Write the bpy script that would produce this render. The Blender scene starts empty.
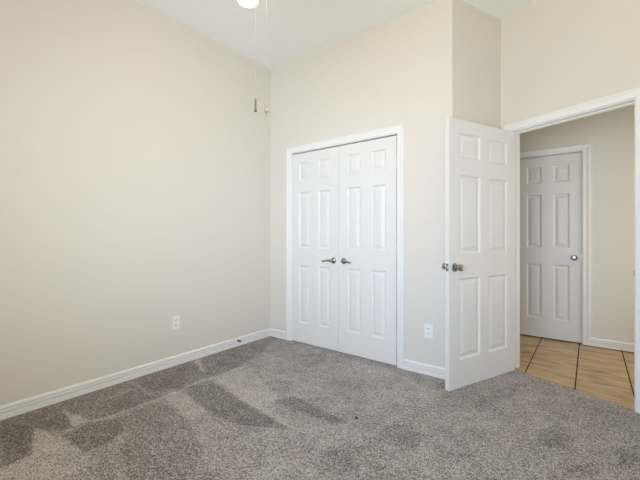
import bpy, bmesh, math, random
from mathutils import Vector, Matrix
from mathutils.geometry import intersect_point_line

S = bpy.context.scene
COL = S.collection
R = math.radians

def lin(r, g, b):
    f = lambda c: (c / 255 / 12.92) if c / 255 <= .04045 else ((c / 255 + .055) / 1.055) ** 2.4
    return (f(r), f(g), f(b), 1.0)

# ------------------------------------------------------------------ camera
CAM = Vector((2.928, -2.847, 1.156))
cam_data = bpy.data.cameras.new('camera')
cam_data.sensor_width = 36.0
cam_data.lens = 349.6 / 640 * 36
cam_data.shift_y = -0.0071
cam_data.clip_start = 0.02
cam = bpy.data.objects.new('camera', cam_data)
cam.location = CAM
cam.rotation_euler = (R(90), 0, R(37.7))
COL.objects.link(cam)
S.camera = cam

# ------------------------------------------------------------------ view, world
S.view_settings.view_transform = 'Standard'
S.view_settings.look = 'None'
S.view_settings.gamma = 1.0
S.view_settings.use_curve_mapping = False
S.view_settings.exposure = 0.0
S.cycles.max_bounces = 16
S.cycles.diffuse_bounces = 10

W = bpy.data.worlds.new('world')
S.world = W
W.use_nodes = True
W.node_tree.nodes['Background'].inputs[0].default_value = lin(200, 215, 235)
W.node_tree.nodes['Background'].inputs[1].default_value = 0.5

# ------------------------------------------------------------------ daylight through the window, added hall fill
def area(name, loc, direction, sx, sy, power, color, spread=180):
    d = bpy.data.lights.new(name, 'AREA')
    d.shape = 'RECTANGLE'
    d.size, d.size_y = sx, sy
    d.energy = power
    d.color = color
    d.spread = R(spread)
    o = bpy.data.objects.new(name, d)
    o.location = loc
    o.rotation_euler = Vector(direction).to_track_quat('-Z', 'Y').to_euler()
    COL.objects.link(o)
    return o

BACK_Y = -3.75      # back wall (behind the camera)
RIGHT_X = 3.85      # right wall (beside the camera)
H = 3.07            # ceiling
WIN = (1.75, 3.55, 0.65, 2.25)   # x0, x1, z0, z1 of the window in the back wall
wc = ((WIN[0] + WIN[1]) / 2, (WIN[2] + WIN[3]) / 2)
def tint(r, g, b):
    m = max(r, g, b)
    return m, (r / m, g / m, b / m)
LAMP_GLOW = tint(21.5, 12.5, 4.6)           # the lit lamps of the ceiling fan, warm
p, c = tint(.698, .930, 1.04)               # bright daylight standing low outside the back window
area('daylight_outside', (2.2, BACK_Y - 1.2, .8), (0, 1, 0), 4.5, 1.6, 160 * p, c, 170)
p, c = tint(.196, .176, .160)
area('window_soft_light', (wc[0], BACK_Y + .02, wc[1]), (0, 1, 0), 1.7, 1.5, 40 * p, c, 180)
p, c = tint(.107, .159, .275)               # cool, deeper into the room
area('window_deep_light', (wc[0], BACK_Y + .03, wc[1]), (-.2, 1, -.15), 1.7, 1.5, 40 * p, c, 75)
p, c = tint(.234, .271, .312)               # cool, slanting to the left wall
area('window_slant_light', (wc[0], BACK_Y + .04, wc[1]), (-.9, 1, .05), 1.7, 1.5, 40 * p, c, 70)
p, c = tint(.172, .115, .01)                # sunlit ground outside, thrown upwards
area('window_ground_light', (wc[0], BACK_Y + .05, wc[1]), (.2, 1, .6), 1.7, 1.5, 40 * p, c, 100)
area('hall_fill', (3.80, 1.2, 1.25), (-1, 0, 0), .8, 1.9, 7.9, (1.0, .93, .78))  # unseen fill panel added to brighten the hall

# ------------------------------------------------------------------ materials
def mat(name, color, rough=.6, metal=0.0, bump=None, spec=.5):
    m = bpy.data.materials.new(name)
    m.use_nodes = True
    nt = m.node_tree
    b = nt.nodes['Principled BSDF']
    b.inputs['Base Color'].default_value = color
    b.inputs['Roughness'].default_value = rough
    b.inputs['Metallic'].default_value = metal
    b.inputs['Specular IOR Level'].default_value = spec
    if bump:
        scale, strength, dist = bump
        tc = nt.nodes.new('ShaderNodeNewGeometry')
        n = nt.nodes.new('ShaderNodeTexNoise')
        n.inputs['Scale'].default_value = scale
        n.inputs['Detail'].default_value = 3
        nt.links.new(tc.outputs['Position'], n.inputs['Vector'])
        bp = nt.nodes.new('ShaderNodeBump')
        bp.inputs['Strength'].default_value = strength
        bp.inputs['Distance'].default_value = dist
        nt.links.new(n.outputs['Fac'], bp.inputs['Height'])
        nt.links.new(bp.outputs['Normal'], b.inputs['Normal'])
    return m

M_WALL = mat('wall_paint_beige', (.745, .706, .642, 1), .75, bump=(170, .12, .003), spec=.25)
M_HALLWALL = mat('hall_paint_beige', (.76, .735, .69, 1), .75, bump=(170, .12, .003), spec=.25)
M_HALLDOOR = mat('hall_door_cream', (.79, .765, .715, 1), .42)
M_CHAIN = mat('chain_grey_metal', (.45, .44, .42, 1), .5, .6)
M_CEIL = mat('ceiling_texture_white', (.915, .93, .94, 1), .9, bump=(70, .35, .006), spec=.2)
M_TRIM = mat('trim_gloss_white', (.86, .855, .84, 1), .38)
M_DOOR = mat('door_white', (.80, .795, .775, 1), .42)
M_NICKEL = mat('satin_nickel', (.37, .36, .34, 1), .2, 1.0)
M_PLATE = mat('outlet_plate_white', (.86, .86, .84, 1), .35)
M_SLOT = mat('slot_dark', (.03, .03, .03, 1), .6)
M_BRONZE = mat('dark_rubber', (.06, .05, .045, 1), .5)
M_DARK = mat('closet_interior', (.30, .28, .25, 1), .9)
M_BLADE = mat('fan_blade_white', (.80, .79, .77, 1), .45)
M_CRYSTAL = mat('fob_bright_metal', (.95, .92, .85, 1), .12, 1.0)

def glass_shade():
    m = bpy.data.materials.new('frosted_glass_lit')
    m.use_nodes = True
    b = m.node_tree.nodes['Principled BSDF']
    b.inputs['Base Color'].default_value = (.92, .91, .88, 1)
    b.inputs['Roughness'].default_value = .3
    b.inputs['Emission Color'].default_value = (*LAMP_GLOW[1], 1)
    b.inputs['Emission Strength'].default_value = LAMP_GLOW[0]
    return m
M_SHADE = glass_shade()

def carpet_material():
    m = bpy.data.materials.new('carpet_cut_pile')
    m.use_nodes = True
    nt = m.node_tree
    L = nt.links.new
    b = nt.nodes['Principled BSDF']
    b.inputs['Roughness'].default_value = .95
    b.inputs['Specular IOR Level'].default_value = .1
    b.inputs['Sheen Weight'].default_value = .15
    g = nt.nodes.new('ShaderNodeNewGeometry')
    def noise(scale, detail=2, rough=.6):
        n = nt.nodes.new('ShaderNodeTexNoise')
        n.inputs['Scale'].default_value = scale
        n.inputs['Detail'].default_value = detail
        n.inputs['Roughness'].default_value = rough
        L(g.outputs['Position'], n.inputs['Vector'])
        return n.outputs['Fac']
    def math_(op, a, bb, c=None):
        n = nt.nodes.new('ShaderNodeMath')
        n.operation = op
        for i, v in enumerate((a, bb, c)):
            if v is None: continue
            if isinstance(v, (int, float)): n.inputs[i].default_value = v
            else: L(v, n.inputs[i])
        return n.outputs[0]
    at = nt.nodes.new('ShaderNodeAttribute')
    at.attribute_name = 'pile_lay'
    lay = at.outputs['Fac']                                   # 0 = brushed away, 1 = brushed towards, .5 = upright
    big = math_('MULTIPLY_ADD', noise(2.2, 3), 1.0, -.5)
    mid = math_('MULTIPLY_ADD', noise(11, 3, .7), 1.0, -.5)
    fine = math_('MULTIPLY_ADD', noise(150, 2, .65), 1.0, -.5)
    tuft = math_('MULTIPLY_ADD', noise(55, 2, .6), 1.0, -.5)
    v = math_('MULTIPLY_ADD', big, .5, lay)
    v = math_('MULTIPLY_ADD', mid, .7, v)
    v = math_('MULTIPLY_ADD', tuft, 1.5, v)
    v = math_('MULTIPLY_ADD', fine, 3.6, v)
    r = nt.nodes.new('ShaderNodeValToRGB')
    e = r.color_ramp.elements
    e[0].position, e[0].color = 0.0, (.085, .068, .056, 1)
    e[1].position, e[1].color = 1.0, (.68, .635, .60, 1)
    k = e.new(.5); k.color = (.325, .293, .273, 1)
    L(v, r.inputs['Fac'])
    L(r.outputs['Color'], b.inputs['Base Color'])
    bp = nt.nodes.new('ShaderNodeBump')
    bp.inputs['Strength'].default_value = .8
    bp.inputs['Distance'].default_value = .008
    h = math_('MULTIPLY_ADD', tuft, .6, fine)
    L(h, bp.inputs['Height'])
    L(bp.outputs['Normal'], b.inputs['Normal'])
    return m
M_CARPET = carpet_material()

def tile_material():
    m = bpy.data.materials.new('travertine_tile')
    m.use_nodes = True
    nt = m.node_tree
    L = nt.links.new
    b = nt.nodes['Principled BSDF']
    b.inputs['Roughness'].default_value = .35
    g = nt.nodes.new('ShaderNodeNewGeometry')
    mp = nt.nodes.new('ShaderNodeMapping')
    mp.inputs['Scale'].default_value = (1.6, 6.5, 1)
    L(g.outputs['Position'], mp.inputs['Vector'])
    n = nt.nodes.new('ShaderNodeTexNoise')
    n.inputs['Scale'].default_value = 2.2
    n.inputs['Detail'].default_value = 6
    n.inputs['Distortion'].default_value = .8
    L(mp.outputs['Vector'], n.inputs['Vector'])
    r = nt.nodes.new('ShaderNodeValToRGB')
    e = r.color_ramp.elements
    e[0].position, e[0].color = .28, lin(150, 120, 78)
    e[1].position, e[1].color = .72, lin(212, 186, 142)
    k = e.new(.5); k.color = lin(193, 164, 118)
    L(n.outputs['Fac'], r.inputs['Fac'])
    L(r.outputs['Color'], b.inputs['Base Color'])
    return m
M_TILE = tile_material()
M_GROUT = mat('grout_dark', lin(70, 52, 36), .9)

# ------------------------------------------------------------------ mesh helpers
def obj(name, bm, material, parent=None, smooth=False, bevel=None):
    bmesh.ops.recalc_face_normals(bm, faces=bm.faces)
    me = bpy.data.meshes.new(name)
    bm.to_mesh(me)
    bm.free()
    me.materials.append(material)
    if smooth:
        for p in me.polygons: p.use_smooth = True
        me.set_sharp_from_angle(angle=R(40))
    o = bpy.data.objects.new(name, me)
    COL.objects.link(o)
    if parent: o.parent = parent
    if bevel:
        md = o.modifiers.new('bevel', 'BEVEL')
        md.width, md.segments, md.limit_method = bevel, 2, 'ANGLE'
    return o

def empty(name, loc, rotz=0):
    o = bpy.data.objects.new(name, None)
    o.empty_display_size = .1
    o.location = loc
    o.rotation_euler = (0, 0, rotz)
    COL.objects.link(o)
    return o

def tag(o, label=None, cat=None, group=None, kind=None):
    if label: o['label'] = label
    if cat: o['category'] = cat
    if group: o['group'] = group
    if kind: o['kind'] = kind
    return o

def struct(o, label=None, cat=None):
    return tag(o, label, cat, kind='structure')

def add_box(bm, x0, x1, y0, y1, z0, z1, M=None):
    vs = [bm.verts.new((x, y, z)) for z in (z0, z1) for x, y in ((x0, y0), (x1, y0), (x1, y1), (x0, y1))]
    if M:
        for v in vs: v.co = M @ v.co
    for f in ((0, 3, 2, 1), (4, 5, 6, 7), (0, 1, 5, 4), (1, 2, 6, 5), (2, 3, 7, 6), (3, 0, 4, 7)):
        bm.faces.new([vs[i] for i in f])

def add_prism(bm, poly, z0, z1):
    a = [bm.verts.new((x, y, z0)) for x, y in poly]
    b = [bm.verts.new((x, y, z1)) for x, y in poly]
    n = len(poly)
    bm.faces.new(a[::-1]); bm.faces.new(b)
    for i in range(n):
        bm.faces.new((a[i], a[(i + 1) % n], b[(i + 1) % n], b[i]))

def add_lathe(bm, prof, M=None, seg=24):
    """prof: list of (radius, height) along local z"""
    rings = []
    for r, z in prof:
        if r < 1e-6:
            rings.append([bm.verts.new((0, 0, z))])
        else:
            rings.append([bm.verts.new((r * math.cos(2 * math.pi * i / seg), r * math.sin(2 * math.pi * i / seg), z)) for i in range(seg)])
    for a, b in zip(rings, rings[1:]):
        for i in range(seg):
            j = (i + 1) % seg
            if len(a) == 1 and len(b) == 1: continue
            if len(a) == 1: bm.faces.new((a[0], b[i], b[j]))
            elif len(b) == 1: bm.faces.new((a[i], a[j], b[0]))
            else: bm.faces.new((a[i], a[j], b[j], b[i]))
    for ring, last in ((rings[0], 0), (rings[-1], 1)):
        if len(ring) > 1:
            bm.faces.new(ring if last else ring[::-1])
    if M:
        for ring in rings:
            for v in ring: v.co = M @ v.co

def add_tube(bm, pts, radii, seg=12, flat=1.0):
    pts = [Vector(p) for p in pts]
    rings = []
    up0 = Vector((0, 0, 1))
    for i, p in enumerate(pts):
        t = (pts[min(i + 1, len(pts) - 1)] - pts[max(i - 1, 0)]).normalized()
        up = up0 if abs(t.dot(up0)) < .95 else Vector((0, 1, 0))
        s = t.cross(up).normalized()
        u = s.cross(t).normalized()
        r = radii[i] if isinstance(radii, (list, tuple)) else radii
        rings.append([bm.verts.new(p + s * r * math.cos(2 * math.pi * k / seg) + u * r * flat * math.sin(2 * math.pi * k / seg)) for k in range(seg)])
    for a, b in zip(rings, rings[1:]):
        for k in range(seg):
            bm.faces.new((a[k], a[(k + 1) % seg], b[(k + 1) % seg], b[k]))
    bm.faces.new(rings[0][::-1]); bm.faces.new(rings[-1])

def sweep(bm, path, normal, prof):
    """Mitred moulding: path = open polyline lying in a plane with the given normal;
    prof = closed list of (side, out): side is to the right of the travel seen against the normal."""
    path = [Vector(p) for p in path]
    nrm = Vector(normal).normalized()
    rings = []
    for i, p in enumerate(path):
        dirs = []
        if i > 0: dirs.append((p - path[i - 1]).normalized())
        if i < len(path) - 1: dirs.append((path[i + 1] - p).normalized())
        sides = [d.cross(nrm).normalized() for d in dirs]
        if len(sides) == 2:
            m = (sides[0] + sides[1]).normalized()
            m = m / m.dot(sides[0])
        else:
            m = sides[0]
        rings.append([bm.verts.new(p + m * s + nrm * o) for s, o in prof])
    n = len(prof)
    for a, b in zip(rings, rings[1:]):
        for k in range(n):
            bm.faces.new((a[k], a[(k + 1) % n], b[(k + 1) % n], b[k]))
    bm.faces.new(rings[0][::-1]); bm.faces.new(rings[-1])

CASING = [(0, 0), (0, .008), (.004, .012), (.012, .013), (.016, .0105), (.030, .0115), (.044, .014), (.050, .0175), (.058, .0175), (.0615, .015), (.0615, 0)]
BASE = [(0, 0), (0, .014), (.034, .0135), (.033, .002), (.046, .0135), (.0575, .0130), (.0565, .002), (.068, .0115), (.080, .009), (.086, .004), (.086, 0)]

# ------------------------------------------------------------------ plan
A = Vector((0, 0))                  # corner of left wall and closet wall
E = Vector((2.058, 0))              # outer corner where the closet wall ends
C = Vector((2.3003, .597))          # inner corner of the return and the wall with the open doorway
PHI = R(22.77)
D_ = Vector((math.cos(PHI), -math.sin(PHI)))        # along the doorway wall
N_ = Vector((-math.sin(PHI), -math.cos(PHI)))       # out of that wall into the room
S_END = (RIGHT_X - C.x) / D_.x
G = C + D_ * S_END                  # doorway wall meets right wall
OPEN0, OPEN1, OPEN_H = .101, .931, 2.05
T = .115                            # wall thickness
HALL_Y = 1.80
HALL_X0, HALL_X1 = 1.2, RIGHT_X + .05
CL0, CL1, CL_H = .337, 1.583, 2.050      # closet opening
HD0, HD1 = 2.238, 2.858                  # hall door opening

def dw(s, m, z=None):
    p = C + D_ * s + N_ * m
    return (p.x, p.y) if z is None else (p.x, p.y, z)

# where the vacuum left the pile brushed away (<0) or towards (>0), outlines on the floor in metres
PILE_BASE, PILE_GAIN, PILE_LINE_GAIN = .53, .31, .32
PILE_PATCHES = [
    (-1.00, [(0.019, -2.343), (0.267, -2.237), (0.353, -2.252), (0.598, -2.321), (0.616, -2.447)]),
    (-0.30, [(0.239, -2.230), (0.186, -2.057), (0.419, -2.077), (0.492, -2.145), (0.327, -2.232)]),
    (-0.70, [(0.003, -2.340), (0.034, -0.005), (0.126, -0.033), (0.353, -0.456), (0.475, -0.831), (0.509, -1.255), (0.502, -1.459), (0.510, -1.756), (0.476, -2.130), (0.267, -2.237)]),
    (1.20, [(0.171, -2.052), (0.467, -1.996), (0.458, -2.089)]),
    (-0.90, [(0.507, -2.159), (0.471, -2.008), (0.565, -1.891), (0.741, -1.912), (0.811, -2.057), (0.790, -2.141)]),
    (0.50, [(0.286, -2.236), (0.557, -2.182), (0.804, -2.141), (0.931, -2.116), (0.945, -2.291), (0.720, -2.465), (0.626, -2.448), (0.598, -2.321)]),
    (-0.25, [(0.454, -1.992), (0.236, -1.842), (0.211, -1.621), (0.447, -1.603), (0.510, -1.756)]),
    (-0.15, [(0.156, -1.597), (0.143, -1.466), (0.033, -0.984), (0.314, -1.127), (0.370, -1.519)]),
    (0.45, [(0.446, -1.544), (0.433, -1.428), (0.931, -1.481), (0.960, -1.615)]),
    (-0.80, [(0.502, -1.395), (0.522, -1.173), (0.987, -1.243), (1.542, -1.306), (1.365, -1.388), (1.219, -1.459), (0.931, -1.481)]),
    (0.45, [(0.510, -1.108), (0.581, -0.808), (1.166, -1.067), (1.209, -1.215), (1.564, -1.276), (1.542, -1.306), (0.987, -1.243)]),
    (-0.75, [(1.181, -1.093), (1.240, -0.970), (1.714, -1.032), (1.696, -1.104), (1.342, -1.113)]),
    (1.10, [(0.016, -0.930), (0.385, -1.126), (0.035, -1.016)]),
    (-0.10, [(0.398, -1.116), (0.475, -0.831), (0.180, -0.870), (0.107, -0.959)]),
    (-0.22, [(0.419, -0.478), (1.009, -0.506), (0.949, 0.005), (0.302, 0.008), (0.117, -0.040)]),
    (-0.50, [(0.557, -1.882), (0.551, -1.599), (0.966, -1.626), (1.323, -1.761), (1.412, -1.930), (1.207, -2.089), (0.942, -2.023), (0.746, -1.908)]),
    (-0.45, [(1.797, -1.384), (1.878, -1.267), (2.015, -1.337), (1.995, -1.444), (1.884, -1.513)]),
    (-0.40, [(1.939, -0.959), (2.005, -0.851), (2.180, -0.928), (2.177, -1.035), (2.080, -1.077)]),
    (-0.40, [(2.664, -0.426), (2.781, -0.252), (2.882, -0.385), (2.798, -0.555), (2.710, -0.590)]),
    (-0.40, [(2.816, -0.718), (2.927, -0.603), (2.973, -0.671), (2.908, -0.765), (2.832, -0.806)]),
    (-0.50, [(3.022, -0.372), (3.146, -0.229), (3.122, -0.519), (3.054, -0.534)]),
    (-0.35, [(2.276, -0.321), (2.387, 0.083), (2.579, 0.416), (2.494, 0.039), (2.357, -0.395)]),
    (0.35, [(1.549, -1.260), (1.738, -1.058), (1.969, -1.041), (1.928, -1.194), (1.754, -1.328)]),
    (0.30, [(1.164, -0.110), (1.672, -0.131), (2.050, -0.263), (2.036, -0.610), (1.673, -0.635)]),
]
PILE_LINES = [
    (0.80, [(0.476, -2.130), (0.510, -1.756), (0.502, -1.459), (0.482, -1.228), (0.521, -0.825)]),
    (0.60, [(0.236, -1.842), (0.211, -1.621)]),
    (0.60, [(0.042, -1.568), (0.437, -1.591)]),
    (0.55, [(0.382, -0.470), (1.009, -0.506)]),
    (0.40, [(0.581, -0.808), (1.028, -0.782)]),
    (0.50, [(0.225, -2.227), (0.186, -2.057)]),
    (0.40, [(0.100, -1.292), (0.063, -0.961)]),
    (0.50, [(1.039, -1.554), (1.269, -1.543)]),
]

# ------------------------------------------------------------------ room shell
bm = bmesh.new(); add_box(bm, -T, 0, BACK_Y - T, T, 0, H)
struct(obj('wall_left', bm, M_WALL), 'plain beige painted wall running along the left side', 'wall')

bm = bmesh.new()
add_box(bm, 0, CL0 - .02, 0, T, 0, H)
add_prism(bm, [(CL1 + .02, 0), (E.x, 0), (E.x + .0466, T), (CL1 + .02, T)], 0, H)
add_box(bm, CL0 - .02, CL1 + .02, 0, T, CL_H + .02, H)
struct(obj('wall_closet', bm, M_WALL), 'beige wall around the white double closet doors', 'wall')

r_in = (C - E).normalized()
bm = bmesh.new()
rt = Vector((-r_in.y, r_in.x)) * .09
e2 = E + r_in * .124
add_prism(bm, [tuple(e2), tuple(C), tuple(C + rt), tuple(e2 + rt)], 0, H)
struct(obj('wall_return', bm, M_WALL), 'short shaded beige return wall behind the top of the open door', 'wall')

bm = bmesh.new()
J = .019
add_prism(bm, [dw(0, 0), dw(OPEN0 - J, 0), dw(OPEN0 - J, -T), dw(-.02, -T)], 0, H)
add_prism(bm, [dw(OPEN1 + J, 0), dw(S_END, 0), dw(S_END, -T), dw(OPEN1 + J, -T)], 0, H)
add_prism(bm, [dw(OPEN0 - J, 0), dw(OPEN1 + J, 0), dw(OPEN1 + J, -T), dw(OPEN0 - J, -T)], OPEN_H + J, H)
struct(obj('wall_doorway', bm, M_WALL), 'angled beige wall holding the open doorway to the hall', 'wall')

bm = bmesh.new(); add_box(bm, RIGHT_X, RIGHT_X + T, BACK_Y - T, G.y, 0, H)
struct(obj('wall_right', bm, M_WALL), 'plain beige wall at the right, outside the view', 'wall')

bm = bmesh.new()
x0, x1, z0, z1 = WIN
add_box(bm, 0, x0, BACK_Y - T, BACK_Y, 0, H)
add_box(bm, x1, RIGHT_X, BACK_Y - T, BACK_Y, 0, H)
add_box(bm, x0, x1, BACK_Y - T, BACK_Y, 0, z0)
add_box(bm, x0, x1, BACK_Y - T, BACK_Y, z1, H)
struct(obj('wall_back', bm, M_WALL), 'beige wall with the window, behind the camera', 'wall')

win = empty('window_1', ((x0 + x1) / 2, BACK_Y - .06, z0))
struct(win, 'white framed window in the back wall', 'window')
bm = bmesh.new()
w2 = (x1 - x0) / 2; hh = z1 - z0
for a in ((-w2, -w2 + .05, 0, hh), (w2 - .05, w2, 0, hh), (-w2 + .05, w2 - .05, 0, .05), (-w2 + .05, w2 - .05, hh - .05, hh), (-.025, .025, .05, hh - .05)):
    add_box(bm, a[0], a[1], -.03, .03, a[2], a[3])
struct(obj('window_frame', bm, M_TRIM, win))

bm = bmesh.new()
add_prism(bm, [(-T, BACK_Y - T), (RIGHT_X + T, BACK_Y - T), (RIGHT_X + T, G.y + .05), dw(S_END - .05, -T), dw(0, -T), (E.x, .72), (-T, .72)], H, H + .1)
struct(obj('ceiling', bm, M_CEIL), 'off white textured ceiling of the bedroom', 'ceiling')

# closet interior behind the doors
bm = bmesh.new(); add_box(bm, 0, E.x + .20, .70, .75, 0, H)
struct(obj('wall_closet_back', bm, M_DARK), 'back wall inside the closed closet', 'wall')
bm = bmesh.new(); add_box(bm, 0, .02, T, .70, 0, H)
struct(obj('wall_closet_side', bm, M_DARK), 'side wall inside the closed closet', 'wall')

# hall shell
bm = bmesh.new()
add_box(bm, HALL_X0, HD0 - .02, HALL_Y, HALL_Y + T, 0, 2.75)
add_box(bm, HD1 + .02, HALL_X1, HALL_Y, HALL_Y + T, 0, 2.75)
add_box(bm, HD0 - .02, HD1 + .02, HALL_Y, HALL_Y + T, 2.075, 2.75)
struct(obj('wall_hall', bm, M_HALLWALL), 'shaded beige hall wall seen through the doorway', 'wall')
bm = bmesh.new(); add_box(bm, HALL_X0 - T, HALL_X0, .75, HALL_Y + T, 0, 2.75)
struct(obj('wall_hall_left', bm, M_HALLWALL), 'left end wall of the hall', 'wall')
bm = bmesh.new(); add_box(bm, HALL_X1, HALL_X1 + T, -.05, HALL_Y + T, 0, 2.75)
struct(obj('wall_hall_right', bm, M_HALLWALL), 'right end wall of the hall', 'wall')
bm = bmesh.new(); add_prism(bm, [(HALL_X0, .75), dw(0, -T), dw(S_END, -T), (HALL_X1, G.y + .06), (HALL_X1, HALL_Y), (HALL_X0, HALL_Y)], 2.7, 2.75)
struct(obj('ceiling_hall', bm, M_CEIL), 'white ceiling of the hall', 'ceiling')
bm = bmesh.new(); add_box(bm, HD0 - .1, HD1 + .1, HALL_Y + T + .02, HALL_Y + T + .05, 0, 2.3)
struct(obj('wall_hall_beyond', bm, M_DARK), 'dark wall behind the closed hall door', 'wall')

# ------------------------------------------------------------------ carpet
FRONT = -.018           # where the carpet ends under the doorway
rng = random.Random(4)

def poly_sdf(px, py, poly):
    inside = False
    best = 1e9
    n = len(poly)
    for i in range(n):
        ax, ay = poly[i]; bx, by = poly[(i + 1) % n]
        if (ay > py) != (by > py) and px < (bx - ax) * (py - ay) / (by - ay) + ax:
            inside = not inside
        dx, dy = bx - ax, by - ay
        t = max(0, min(1, ((px - ax) * dx + (py - ay) * dy) / (dx * dx + dy * dy + 1e-12)))
        d = (px - ax - dx * t) ** 2 + (py - ay - dy * t) ** 2
        if d < best: best = d
    best = math.sqrt(best)
    return best if inside else -best

def line_d(px, py, pts):
    best = 1e9
    for (ax, ay), (bx, by) in zip(pts, pts[1:]):
        dx, dy = bx - ax, by - ay
        t = max(0, min(1, ((px - ax) * dx + (py - ay) * dy) / (dx * dx + dy * dy + 1e-12)))
        best = min(best, (px - ax - dx * t) ** 2 + (py - ay - dy * t) ** 2)
    return math.sqrt(best)

from mathutils import noise as mnoise
BOUNDS = [(s, p, min(q[0] for q in p) - .06, max(q[0] for q in p) + .06, min(q[1] for q in p) - .06, max(q[1] for q in p) + .06) for s, p in PILE_PATCHES]
LB = [(s, p, min(q[0] for q in p) - .06, max(q[0] for q in p) + .06, min(q[1] for q in p) - .06, max(q[1] for q in p) + .06) for s, p in PILE_LINES]

def pile_lay(x, y):
    jx = x + .006 * mnoise.noise((x * 14, y * 14, 0)); jy = y + .006 * mnoise.noise((x * 14, y * 14, 7))
    v = PILE_BASE
    for s, p, a, b, c, d in BOUNDS:
        if a < x < b and c < y < d:
            t = max(0, min(1, .5 + poly_sdf(jx, jy, p) / .022))
            t = t * t * (3 - 2 * t)
            v += PILE_GAIN * s * t
    for s, p, a, b, c, d in LB:
        if a < x < b and c < y < d:
            t = max(0, 1 - line_d(jx, jy, p) / .022)
            v = v + PILE_LINE_GAIN * s * t
    return v

bm = bmesh.new()
lay = bm.verts.layers.float.new('pile_lay')
carpet_front = lambda x: C.y + (x - (C + N_ * FRONT).x) / D_.x * D_.y + (N_ * FRONT).y   # straight edge along the doorway wall
STEP = .0125
nx = int(RIGHT_X / STEP)
ny = int((.75 - BACK_Y) / STEP)
grid = {}
def vert(i, j):
    k = (i, j)
    if k not in grid:
        x = i * STEP; y = BACK_Y + j * STEP
        v = bm.verts.new((min(x, RIGHT_X), y, 0))
        v[lay] = pile_lay(x, y)
        grid[k] = v
    return grid[k]
for i in range(nx + 1):
    for j in range(ny):
        x = (i + .5) * STEP; y = BACK_Y + (j + .5) * STEP
        if y > .70: continue
        if x > RIGHT_X: continue
        bm.faces.new((vert(i, j), vert(i + 1, j), vert(i + 1, j + 1), vert(i, j + 1)))
# trim to the doorway line
geom = bm.verts[:] + bm.edges[:] + bm.faces[:]
p0 = C + N_ * FRONT
bmesh.ops.bisect_plane(bm, geom=geom, dist=1e-5, plane_co=(p0.x, p0.y, 0), plane_no=(-N_.x, -N_.y, 0), clear_outer=True)
struct(obj('floor', bm, M_CARPET), 'grey brown cut pile carpet with vacuum tracks', 'carpet')
bm = bmesh.new()
add_prism(bm, [(0, BACK_Y), (RIGHT_X, BACK_Y), dw(S_END, FRONT), dw(0, FRONT), (E.x + .1, .72), (0, .72)], -.06, -.012)
struct(obj('floor_slab', bm, M_DARK))

# ------------------------------------------------------------------ hall tiles
TX, TY, GW = .345, .405, .0095
tiles_root = None
bm = bmesh.new()
add_prism(bm, [dw(-.3, -T), dw(0, FRONT - .001), dw(OPEN1 + .1, FRONT - .001), dw(S_END, -T), (HALL_X1, G.y + .06), (HALL_X1, HALL_Y + T + .05), (HALL_X0, HALL_Y + T + .05), (HALL_X0, .75)], -.05, -.0115)
floor_hall = struct(obj('floor_hall', bm, M_GROUT), 'tan stone tile floor of the hall with dark joints', 'floor')
bm = bmesh.new()
gx0 = 2.836 - 4 * TX
gy0 = 1.79 - 8 * TY
for i in range(8):
    for j in range(12):
        xa, xb = gx0 + i * TX + GW / 2, gx0 + (i + 1) * TX - GW / 2
        ya, yb = gy0 + j * TY + .0012, gy0 + (j + 1) * TY - .0012
        xa, xb = max(xa, HALL_X0), min(xb, HALL_X1)
        yb = min(yb, HALL_Y + .05)
        if xb - xa < .01 or yb - ya < .005: continue
        add_box(bm, xa, xb, ya, yb, -.0114, -.008)
p0 = C + N_ * (FRONT - .001)
bmesh.ops.bisect_plane(bm, geom=bm.verts[:] + bm.edges[:] + bm.faces[:], dist=1e-5, plane_co=(p0.x, p0.y, 0), plane_no=(N_.x, N_.y, 0), clear_outer=True)
obj('tile_field', bm, M_TILE, floor_hall)['kind'] = 'structure'

# ------------------------------------------------------------------ baseboards
def baseboard(name, pts, label):
    """pts travel so that the room lies on the right hand side"""
    bm = bmesh.new()
    P = [Vector(p) for p in pts]
    rings = []
    for i, p in enumerate(P):
        dirs = []
        if i > 0: dirs.append((p - P[i - 1]).normalized())
        if i < len(P) - 1: dirs.append((P[i + 1] - p).normalized())
        ns = [Vector((d.y, -d.x)) for d in dirs]
        m = ns[0] if len(ns) == 1 else (ns[0] + ns[1]).normalized()
        m = m / m.dot(ns[0])
        rings.append([bm.verts.new((p.x + m.x * o, p.y + m.y * o, z)) for z, o in BASE])
    n = len(BASE)
    for a, b in zip(rings, rings[1:]):
        for k in range(n):
            bm.faces.new((a[k], a[(k + 1) % n], b[(k + 1) % n], b[k]))
    bm.faces.new(rings[0][::-1]); bm.faces.new(rings[-1])
    struct(obj(name, bm, M_TRIM), label, 'baseboard')

baseboard('baseboard_left', [(0, BACK_Y), (0, 0), (CL0 - .068, 0)], 'white grooved baseboard along the left wall and into the corner')
baseboard('baseboard_closet', [(CL1 + .068, 0), (E.x, 0), tuple(C), dw(OPEN0 - .068, 0)], 'white grooved baseboard between the closet and the open door')
baseboard('baseboard_right', [dw(OPEN1 + .068, 0), dw(S_END, 0), (RIGHT_X, BACK_Y)], 'white grooved baseboard right of the doorway')
baseboard('baseboard_hall', [(HD1 + .068, HALL_Y), (HALL_X1, HALL_Y)], 'white baseboard in the hall right of the hall door')

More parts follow.
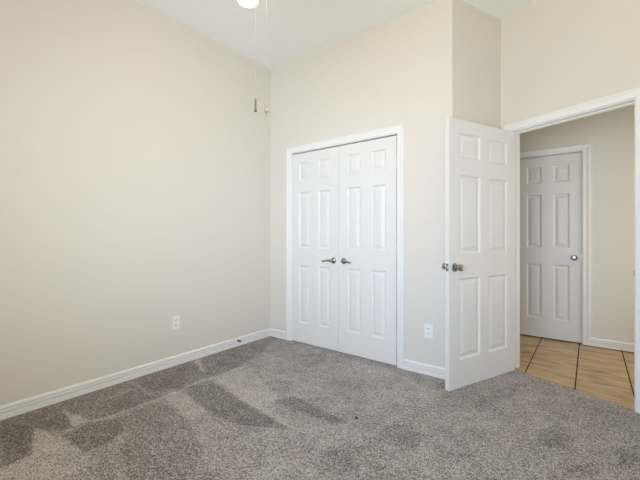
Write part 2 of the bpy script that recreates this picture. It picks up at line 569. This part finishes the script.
# ------------------------------------------------------------------ door frames
def frame(name, origin, xdir, ndir, w, h, label, depth=T, stop_at=.045, stop_h=True):
    """origin: floor point of the left jamb face on the wall plane; xdir along wall; ndir out of wall"""
    root = empty(name, (origin[0], origin[1], 0), math.atan2(xdir[1], xdir[0]))
    struct(root, label, 'door frame')
    # local: x along, -y out of the wall (towards viewer)
    bm = bmesh.new()
    add_box(bm, -.019, 0, 0, depth, 0, h)
    add_box(bm, w, w + .019, 0, depth, 0, h)
    add_box(bm, -.019, w + .019, 0, depth, h, h + .019)
    obj('jamb', bm, M_TRIM, root)
    bm = bmesh.new()
    add_box(bm, 0, .011, stop_at, stop_at + .034, 0, h - .011)
    add_box(bm, w - .011, w, stop_at, stop_at + .034, 0, h - .011)
    add_box(bm, 0, w, stop_at, stop_at + .034, h - .011, h)
    obj('door_stop_strip', bm, M_TRIM, root)
    rv = .006
    bm = bmesh.new()
    sweep(bm, [(-rv, 0, 0), (-rv, 0, h + rv), (w + rv, 0, h + rv), (w + rv, 0, 0)], (0, -1, 0), [(-s, o) for s, o in CASING])
    obj('casing', bm, M_TRIM, root)
    for ch in root.children: ch['kind'] = 'structure'
    return root

frame('trim_1', (CL0, 0), (1, 0), (0, -1), CL1 - CL0, CL_H, 'white casing around the double closet doors', stop_at=.052)
o_ = dw(OPEN0, 0)
fr = frame('trim_2', o_, tuple(D_), tuple(N_), OPEN1 - OPEN0, OPEN_H, 'white casing around the open doorway to the hall', stop_at=.045)
bm = bmesh.new()
w = OPEN1 - OPEN0; rv = .006
sweep(bm, [(w + rv, T, 0), (w + rv, T, OPEN_H + rv), (-rv, T, OPEN_H + rv), (-rv, T, 0)], (0, 1, 0), [(-s, o) for s, o in CASING])
obj('hall_side_casing', bm, M_TRIM, fr)['kind'] = 'structure'
bm = bmesh.new()
add_box(bm, w - .0012, w + .001, .006, .034, .88, .94)
add_box(bm, w - .004, w - .0012, .001, .008, .892, .928)
tag(obj('strike_plate', bm, M_NICKEL, fr), 'nickel strike plate', kind='structure')
frame('trim_3', (HD0, HALL_Y), (1, 0), (0, -1), HD1 - HD0, 2.055, 'white casing around the closed hall door', stop_at=.052)

# ------------------------------------------------------------------ six panel doors
ROWS = [(.212, .827), (1.012, 1.612), (1.740, 1.930)]     # panel bottoms and tops above the door's foot

def slab(bm, w, h, t, stile, mull, y_off=0.0):
    pw = (w - 2 * stile - mull) / 2
    cols = [(stile, stile + pw), (stile + pw + mull, w - stile)]
    xs = sorted({0, w, *[c for q in cols for c in q]})
    zs = sorted({0, h, *[c for q in ROWS for c in q]})
    loops = [(0, 0), (.003, .003), (.012, .011), (.020, .0115), (.046, .004), (.049, .0032)]
    for side in (0, 1):
        Y = (lambda d: d) if side == 0 else (lambda d: t - d)
        for xa, xb in zip(xs, xs[1:]):
            for za, zb in zip(zs, zs[1:]):
                panel = any(abs(c[0] - xa) < 1e-6 and abs(c[1] - xb) < 1e-6 for c in cols) and any(abs(r[0] - za) < 1e-6 and abs(r[1] - zb) < 1e-6 for r in ROWS)
                if not panel:
                    vs = [bm.verts.new((x, Y(0) + y_off, z)) for x, z in ((xa, za), (xb, za), (xb, zb), (xa, zb))]
                    bm.faces.new(vs)
                else:
                    prev = None
                    for ins, d in loops:
                        ring = [bm.verts.new((x, Y(d) + y_off, z)) for x, z in ((xa + ins, za + ins), (xb - ins, za + ins), (xb - ins, zb - ins), (xa + ins, zb - ins))]
                        if prev:
                            for k in range(4):
                                bm.faces.new((prev[k], prev[(k + 1) % 4], ring[(k + 1) % 4], ring[k]))
                        prev = ring
                    bm.faces.new(prev)
    # edges, split at the same cuts so the slab is closed
    for x in (0, w):
        for za, zb in zip(zs, zs[1:]):
            bm.faces.new([bm.verts.new((x, y + y_off, z)) for y, z in ((0, za), (t, za), (t, zb), (0, zb))])
    for z in (0, h):
        for xa, xb in zip(xs, xs[1:]):
            bm.faces.new([bm.verts.new((x, y + y_off, z)) for x, y in ((xa, 0), (xb, 0), (xb, t), (xa, t))])
    bmesh.ops.remove_doubles(bm, verts=bm.verts, dist=1e-5)

ROT_OUT = Matrix.Rotation(R(90), 4, 'X')      # lathe axis z -> -y (out of the door's front)
ROT_BACK = Matrix.Rotation(R(-90), 4, 'X')

def at_face(x, y, z, back=False):
    return Matrix.Translation((x, y, z)) @ (ROT_BACK if back else ROT_OUT)

def knob(parent, x, y, z, back=False):
    bm = bmesh.new()
    Mx = at_face(x, y, z, back)
    add_lathe(bm, [(.0325, 0), (.0325, .003), (.030, .007), (.018, .010), (.0140, .013), (.0125, .024), (.0165, .030), (.0225, .034), (.0245, .040), (.0255, .052), (.0255, .060), (.0235, .0645), (.018, .0665), (.008, .067), (0, .067)], Mx, 28)
    k = obj('knob', bm, M_NICKEL, parent, smooth=True)
    tag(k, 'satin nickel knob')
    bm = bmesh.new()
    add_lathe(bm, [(.034, -.0005), (.034, .002), (.0325, .0045), (.030, .0046)], Mx, 28)
    obj('rose', bm, M_NICKEL, k, smooth=True)
    return k

def lever(parent, x, y, z, side):
    """lever on the front face; side = -1 points to -x"""
    bm = bmesh.new()
    add_tube(bm, [(x, y - .010, z), (x, y - .040, z), (x + side * .004, y - .048, z), (x + side * .016, y - .052, z), (x + side * .045, y - .052, z + .002), (x + side * .075, y - .051, z - .004), (x + side * .100, y - .050, z - .010), (x + side * .112, y - .049, z - .006)],
             [.010, .010, .0105, .0105, .0095, .0085, .0075, .0055], 12)
    l = obj('lever_handle', bm, M_NICKEL, parent, smooth=True)
    tag(l, 'satin nickel lever')
    bm = bmesh.new()
    add_lathe(bm, [(.031, 0), (.031, .004), (.028, .009), (.016, .014), (.012, .018), (.012, .022)], at_face(x, y, z), 28)
    obj('rose', bm, M_NICKEL, l, smooth=True)
    return l

def hinge(parent, x, y, z, material=None):
    bm = bmesh.new()
    for k in range(3):
        add_lathe(bm, [(.0055, -.044 + k * .030), (.0062, -.0425 + k * .030), (.0062, -.0165 + k * .030), (.0055, -.015 + k * .030)], Matrix.Translation((x, y, z)), 12)
    add_lathe(bm, [(.003, -.050), (.0045, -.047), (.0045, .048), (.003, .051)], Matrix.Translation((x, y, z)), 12)
    return obj('hinge', bm, material or M_TRIM, parent, smooth=True)

def panel_door(name, loc, rotz, w, stile, mull, label, t=.035, h=2.03):
    root = empty(name, loc, rotz)
    struct(root, label, 'door')
    bm = bmesh.new()
    slab(bm, w, h, t, stile, mull)
    obj('door_slab', bm, M_DOOR, root)
    return root

# closet leaves: set in the frame, fronts flush with the jamb edge
LW = (CL1 - CL0 - .015) / 2
d = panel_door('door_1', (CL0 + .003, .004, .007), 0, LW, .100, .112, 'left leaf of the white six panel closet doors')
lever(d, LW - .060, 0, .898, -1)
for z in (.22, 1.02, 1.80): hinge(d, -.0015, -.004, z)
d = panel_door('door_2', (CL0 + .006 + LW, .004, .007), 0, LW, .100, .112, 'right leaf of the white six panel closet doors')
lever(d, .060, 0, .898, 1)
for z in (.22, 1.02, 1.80): hinge(d, LW + .0015, -.004, z)
# small ball catches at the head
for x in (LW - .10,):
    bm = bmesh.new(); add_box(bm, x, x + .05, .004, .030, 2.0302, 2.0322)
    obj('ball_catch', bm, M_NICKEL, d)
# open bedroom door, swung 90 degrees into the room
DW = .825
SWING = R(.3)
hx, hy = dw(OPEN0 + .030, .006)
av = math.atan2(-N_.y, -N_.x) + SWING
px, py = hx - math.cos(av) * DW, hy - math.sin(av) * DW      # latch corner of the visible face
d = panel_door('door_3', (px, py, .004), av, DW, .112, .104, 'open white six panel bedroom door standing into the room')
# local x from latch edge (0) to hinge edge (w); front (-y) faces the doorway side
knob(d, .062, 0, .914)
knob(d, .062, .035, .914, True)
bm = bmesh.new()
add_box(bm, -.0012, .0005, .0055, .0295, .886, .943)
lp = tag(obj('latch_plate', bm, M_NICKEL, d), 'nickel latch plate on the edge')
bm = bmesh.new()
add_box(bm, -.011, -.001, .0115, .0235, .905, .924)
obj('latch_bolt', bm, M_NICKEL, lp)
for z in (.22, 1.02, 1.80): hinge(d, DW + .004, .040, z, M_NICKEL)
# closed hall door
HW = HD1 - HD0 - .006
d = panel_door('door_4', (HD0 + .003, HALL_Y + .014, .006), 0, HW, .105, .108, 'closed white six panel door across the hall')
for ch in d.children: ch.data.materials[0] = M_HALLDOOR
knob(d, HW - .062, 0, .912)
bm = bmesh.new(); add_box(bm, HW - .001, HW + .0022, .001, .020, .884, .941)
obj('latch_plate', bm, M_NICKEL, d)

# ------------------------------------------------------------------ outlets
def outlet(loc, rotz, label):
    root = empty('wall_outlet', loc, rotz)
    tag(root, label, 'outlet')
    bm = bmesh.new()
    add_box(bm, -.036, .036, -.0055, 0, -.059, .059)
    obj('cover_plate', bm, M_PLATE, root, bevel=.0025)
    for z in (-.0195, .0195):
        bm = bmesh.new()
        pts = []
        for k in range(20):
            a = 2 * math.pi * k / 20
            pts.append((max(-.0172, min(.0172, .0195 * math.cos(a))), .0145 * math.sin(a)))
        f = [bm.verts.new((x, -.0055, z + q)) for x, q in pts]
        g = [bm.verts.new((x, -.0075, z + q)) for x, q in pts]
        bm.faces.new(f); bm.faces.new(g[::-1])
        for k in range(20): bm.faces.new((f[k], f[(k + 1) % 20], g[(k + 1) % 20], g[k]))
        r = obj('receptacle', bm, M_PLATE, root)
        bm = bmesh.new()
        add_box(bm, -.0080, -.0052, -.0079, -.0074, z - .001, z + .0085)
        add_box(bm, .0052, .0080, -.0079, -.0074, z - .001, z + .0085)
        add_lathe(bm, [(.0028, 0), (.0028, .0004)], at_face(0, -.0075, z - .0075), 12)
        obj('slots', bm, M_SLOT, r)
    bm = bmesh.new()
    add_lathe(bm, [(.0032, 0), (.0030, .0009), (.0018, .0013)], at_face(0, -.0055, 0), 12)
    obj('screw', bm, M_PLATE, root)

outlet((0, -1.165, .378), R(90), 'white electrical outlet low on the plain left wall')
outlet((1.868, 0, .362), 0, 'white electrical outlet between the closet and the open door')

# ------------------------------------------------------------------ little things low down
root = tag(empty('door_stop', (.0125, -.475, .055), R(90)), 'small dark door stop on the left wall baseboard', 'door stop')
bm = bmesh.new()
add_lathe(bm, [(.011, 0), (.011, .004), (.006, .007), (.005, .026)], at_face(0, 0, 0), 14)
obj('stem', bm, M_BRONZE, root, smooth=True)
bm = bmesh.new()
add_lathe(bm, [(.005, .026), (.009, .027), (.010, .036), (.007, .040), (0, .041)], at_face(0, 0, 0), 14)
obj('rubber_tip', bm, M_BRONZE, root, smooth=True)

bm = bmesh.new()
rg = random.Random(2)
for k in range(5):
    a = k * 1.3
    add_tube(bm, [(-.014 * math.cos(a), -.008 * math.sin(a), .006), (0, 0, .009 + .001 * k), (.012 * math.cos(a + .5), .010 * math.sin(a + .5), .006)], [.003, .0055, .0025], 6)
o = obj('lint_scrap', bm, M_BRONZE)
o.location = (1.763, -.965, 0)
tag(o, 'tiny black scrap of lint lying on the carpet', 'lint')

# ------------------------------------------------------------------ ceiling fan (only its lamp glass and pull chains reach into view)
fwd = Vector((-math.sin(R(37.7)), math.cos(R(37.7)))); rgt = Vector((math.cos(R(37.7)), math.sin(R(37.7))))
hub = Vector((CAM.x, CAM.y)) + fwd * 1.50 - rgt * .2575
fan = tag(empty('ceiling_fan', (hub.x, hub.y, H), R(37.7)), 'white ceiling fan with a lit frosted lamp and two pull chains', 'ceiling fan')
# local frame: +y away from the camera, +x to its right, z down from the ceiling
def lathe_part(name, prof, m, x=0, y=0, parent=fan, seg=32, M=None):
    bm = bmesh.new()
    add_lathe(bm, prof, (Matrix.Translation((x, y, 0)) if M is None else M), seg)
    return obj(name, bm, m, parent, smooth=True)
lathe_part('canopy', [(.068, 0), (.066, -.02), (.045, -.05), (.018, -.065), (.0, -.066)], M_BLADE)
lathe_part('downrod', [(.011, -.06), (.011, -.38)], M_BLADE, seg=14)
lathe_part('motor_housing', [(.02, -.36), (.07, -.385), (.105, -.41), (.11, -.47), (.09, -.51), (.055, -.53), (0, -.531)], M_BLADE)
hs = lathe_part('switch_housing', [(.05, -.53), (.058, -.54), (.058, -.60), (.04, -.62), (0, -.622)], M_BLADE)
for k in range(5):
    a = R(90 + 36 + 72 * k)
    Mb = Matrix.Rotation(a, 4, 'Z') @ Matrix.Translation((0, 0, -.475)) @ Matrix.Rotation(R(11), 4, 'X')
    bm = bmesh.new()
    out = [(.17, -.050), (.30, -.058), (.47, -.064), (.515, -.058), (.532, -.036), (.536, 0), (.532, .036), (.515, .058), (.47, .064), (.30, .058), (.17, .050)]
    lo = [bm.verts.new(Mb @ Vector((x, y, -.003))) for x, y in out]
    hi = [bm.verts.new(Mb @ Vector((x, y, .003))) for x, y in out]
    bm.faces.new(lo[::-1]); bm.faces.new(hi)
    for q in range(len(out)):
        r = (q + 1) % len(out)
        bm.faces.new((lo[q], lo[r], hi[r], hi[q]))
    b = obj('blade', bm, M_BLADE, fan)
    bm = bmesh.new()
    add_box(bm, .095, .21, -.018, .018, -.008, -.003, Mb)
    obj('blade_iron', bm, M_BLADE, b)
for k in range(3):
    a = R(124 + 120 * k)
    ux, uy = math.cos(a), math.sin(a)
    sx, sy = ux * .135, uy * .135
    bm = bmesh.new()
    add_tube(bm, [(ux * .05, uy * .05, -.575), (ux * .10, uy * .10, -.590), (sx, sy, -.625), (sx, sy, -.665)], [.008, .008, .009, .016], 10)
    arm = obj('lamp_arm', bm, M_BLADE, fan, smooth=True)
    bm = bmesh.new()
    add_lathe(bm, [(.018, -.640), (.030, -.648), (.042, -.668), (.0455, -.70), (.047, -.80), (.0465, -.826), (.043, -.835), (.036, -.8385), (0, -.839)], Matrix.Translation((sx, sy, 0)), 28)
    tag(obj('lamp_shade', bm, M_SHADE, fan, smooth=True), 'frosted white glass shade')
def chain(x, y, z_end, kind):
    bm = bmesh.new()
    n = 60
    add_tube(bm, [(x * (.8 + .2 * min(1, k / 4)), y, -.60 + (z_end + .60) * k / n) for k in range(n + 1)], [.00035 if k % 2 else .0006 for k in range(n + 1)], 6)
    ch = obj('pull_chain', bm, M_CHAIN, fan)
    Mx = Matrix.Translation((x, y, z_end))
    bm = bmesh.new()
    if kind == 'bar':
        add_lathe(bm, [(.0018, .002), (.0045, -.003), (.0042, -.040), (.0062, -.044), (.0062, -.052), (.003, -.055), (0, -.0555)], Mx, 12)
        tag(obj('chain_fob', bm, M_NICKEL, ch, smooth=True), 'slim metal bar fob')
    else:
        add_lathe(bm, [(.002, .002), (.005, -.004), (.003, -.010), (.003, -.016), (.010, -.021), (.0125, -.027), (.010, -.033), (.003, -.038), (.003, -.046), (.0045, -.049), (0, -.053)], Mx, 8)
        tag(obj('chain_fob', bm, M_CRYSTAL, ch), 'bright faceted fob')
zrow = lambda y, Z: CAM.z + (235.4 - y) / 349.6 * Z - H
chain(-.019, .0, zrow(99.2, 1.5), 'bar')
chain(.0275, .0, zrow(104.5, 1.5), 'star')
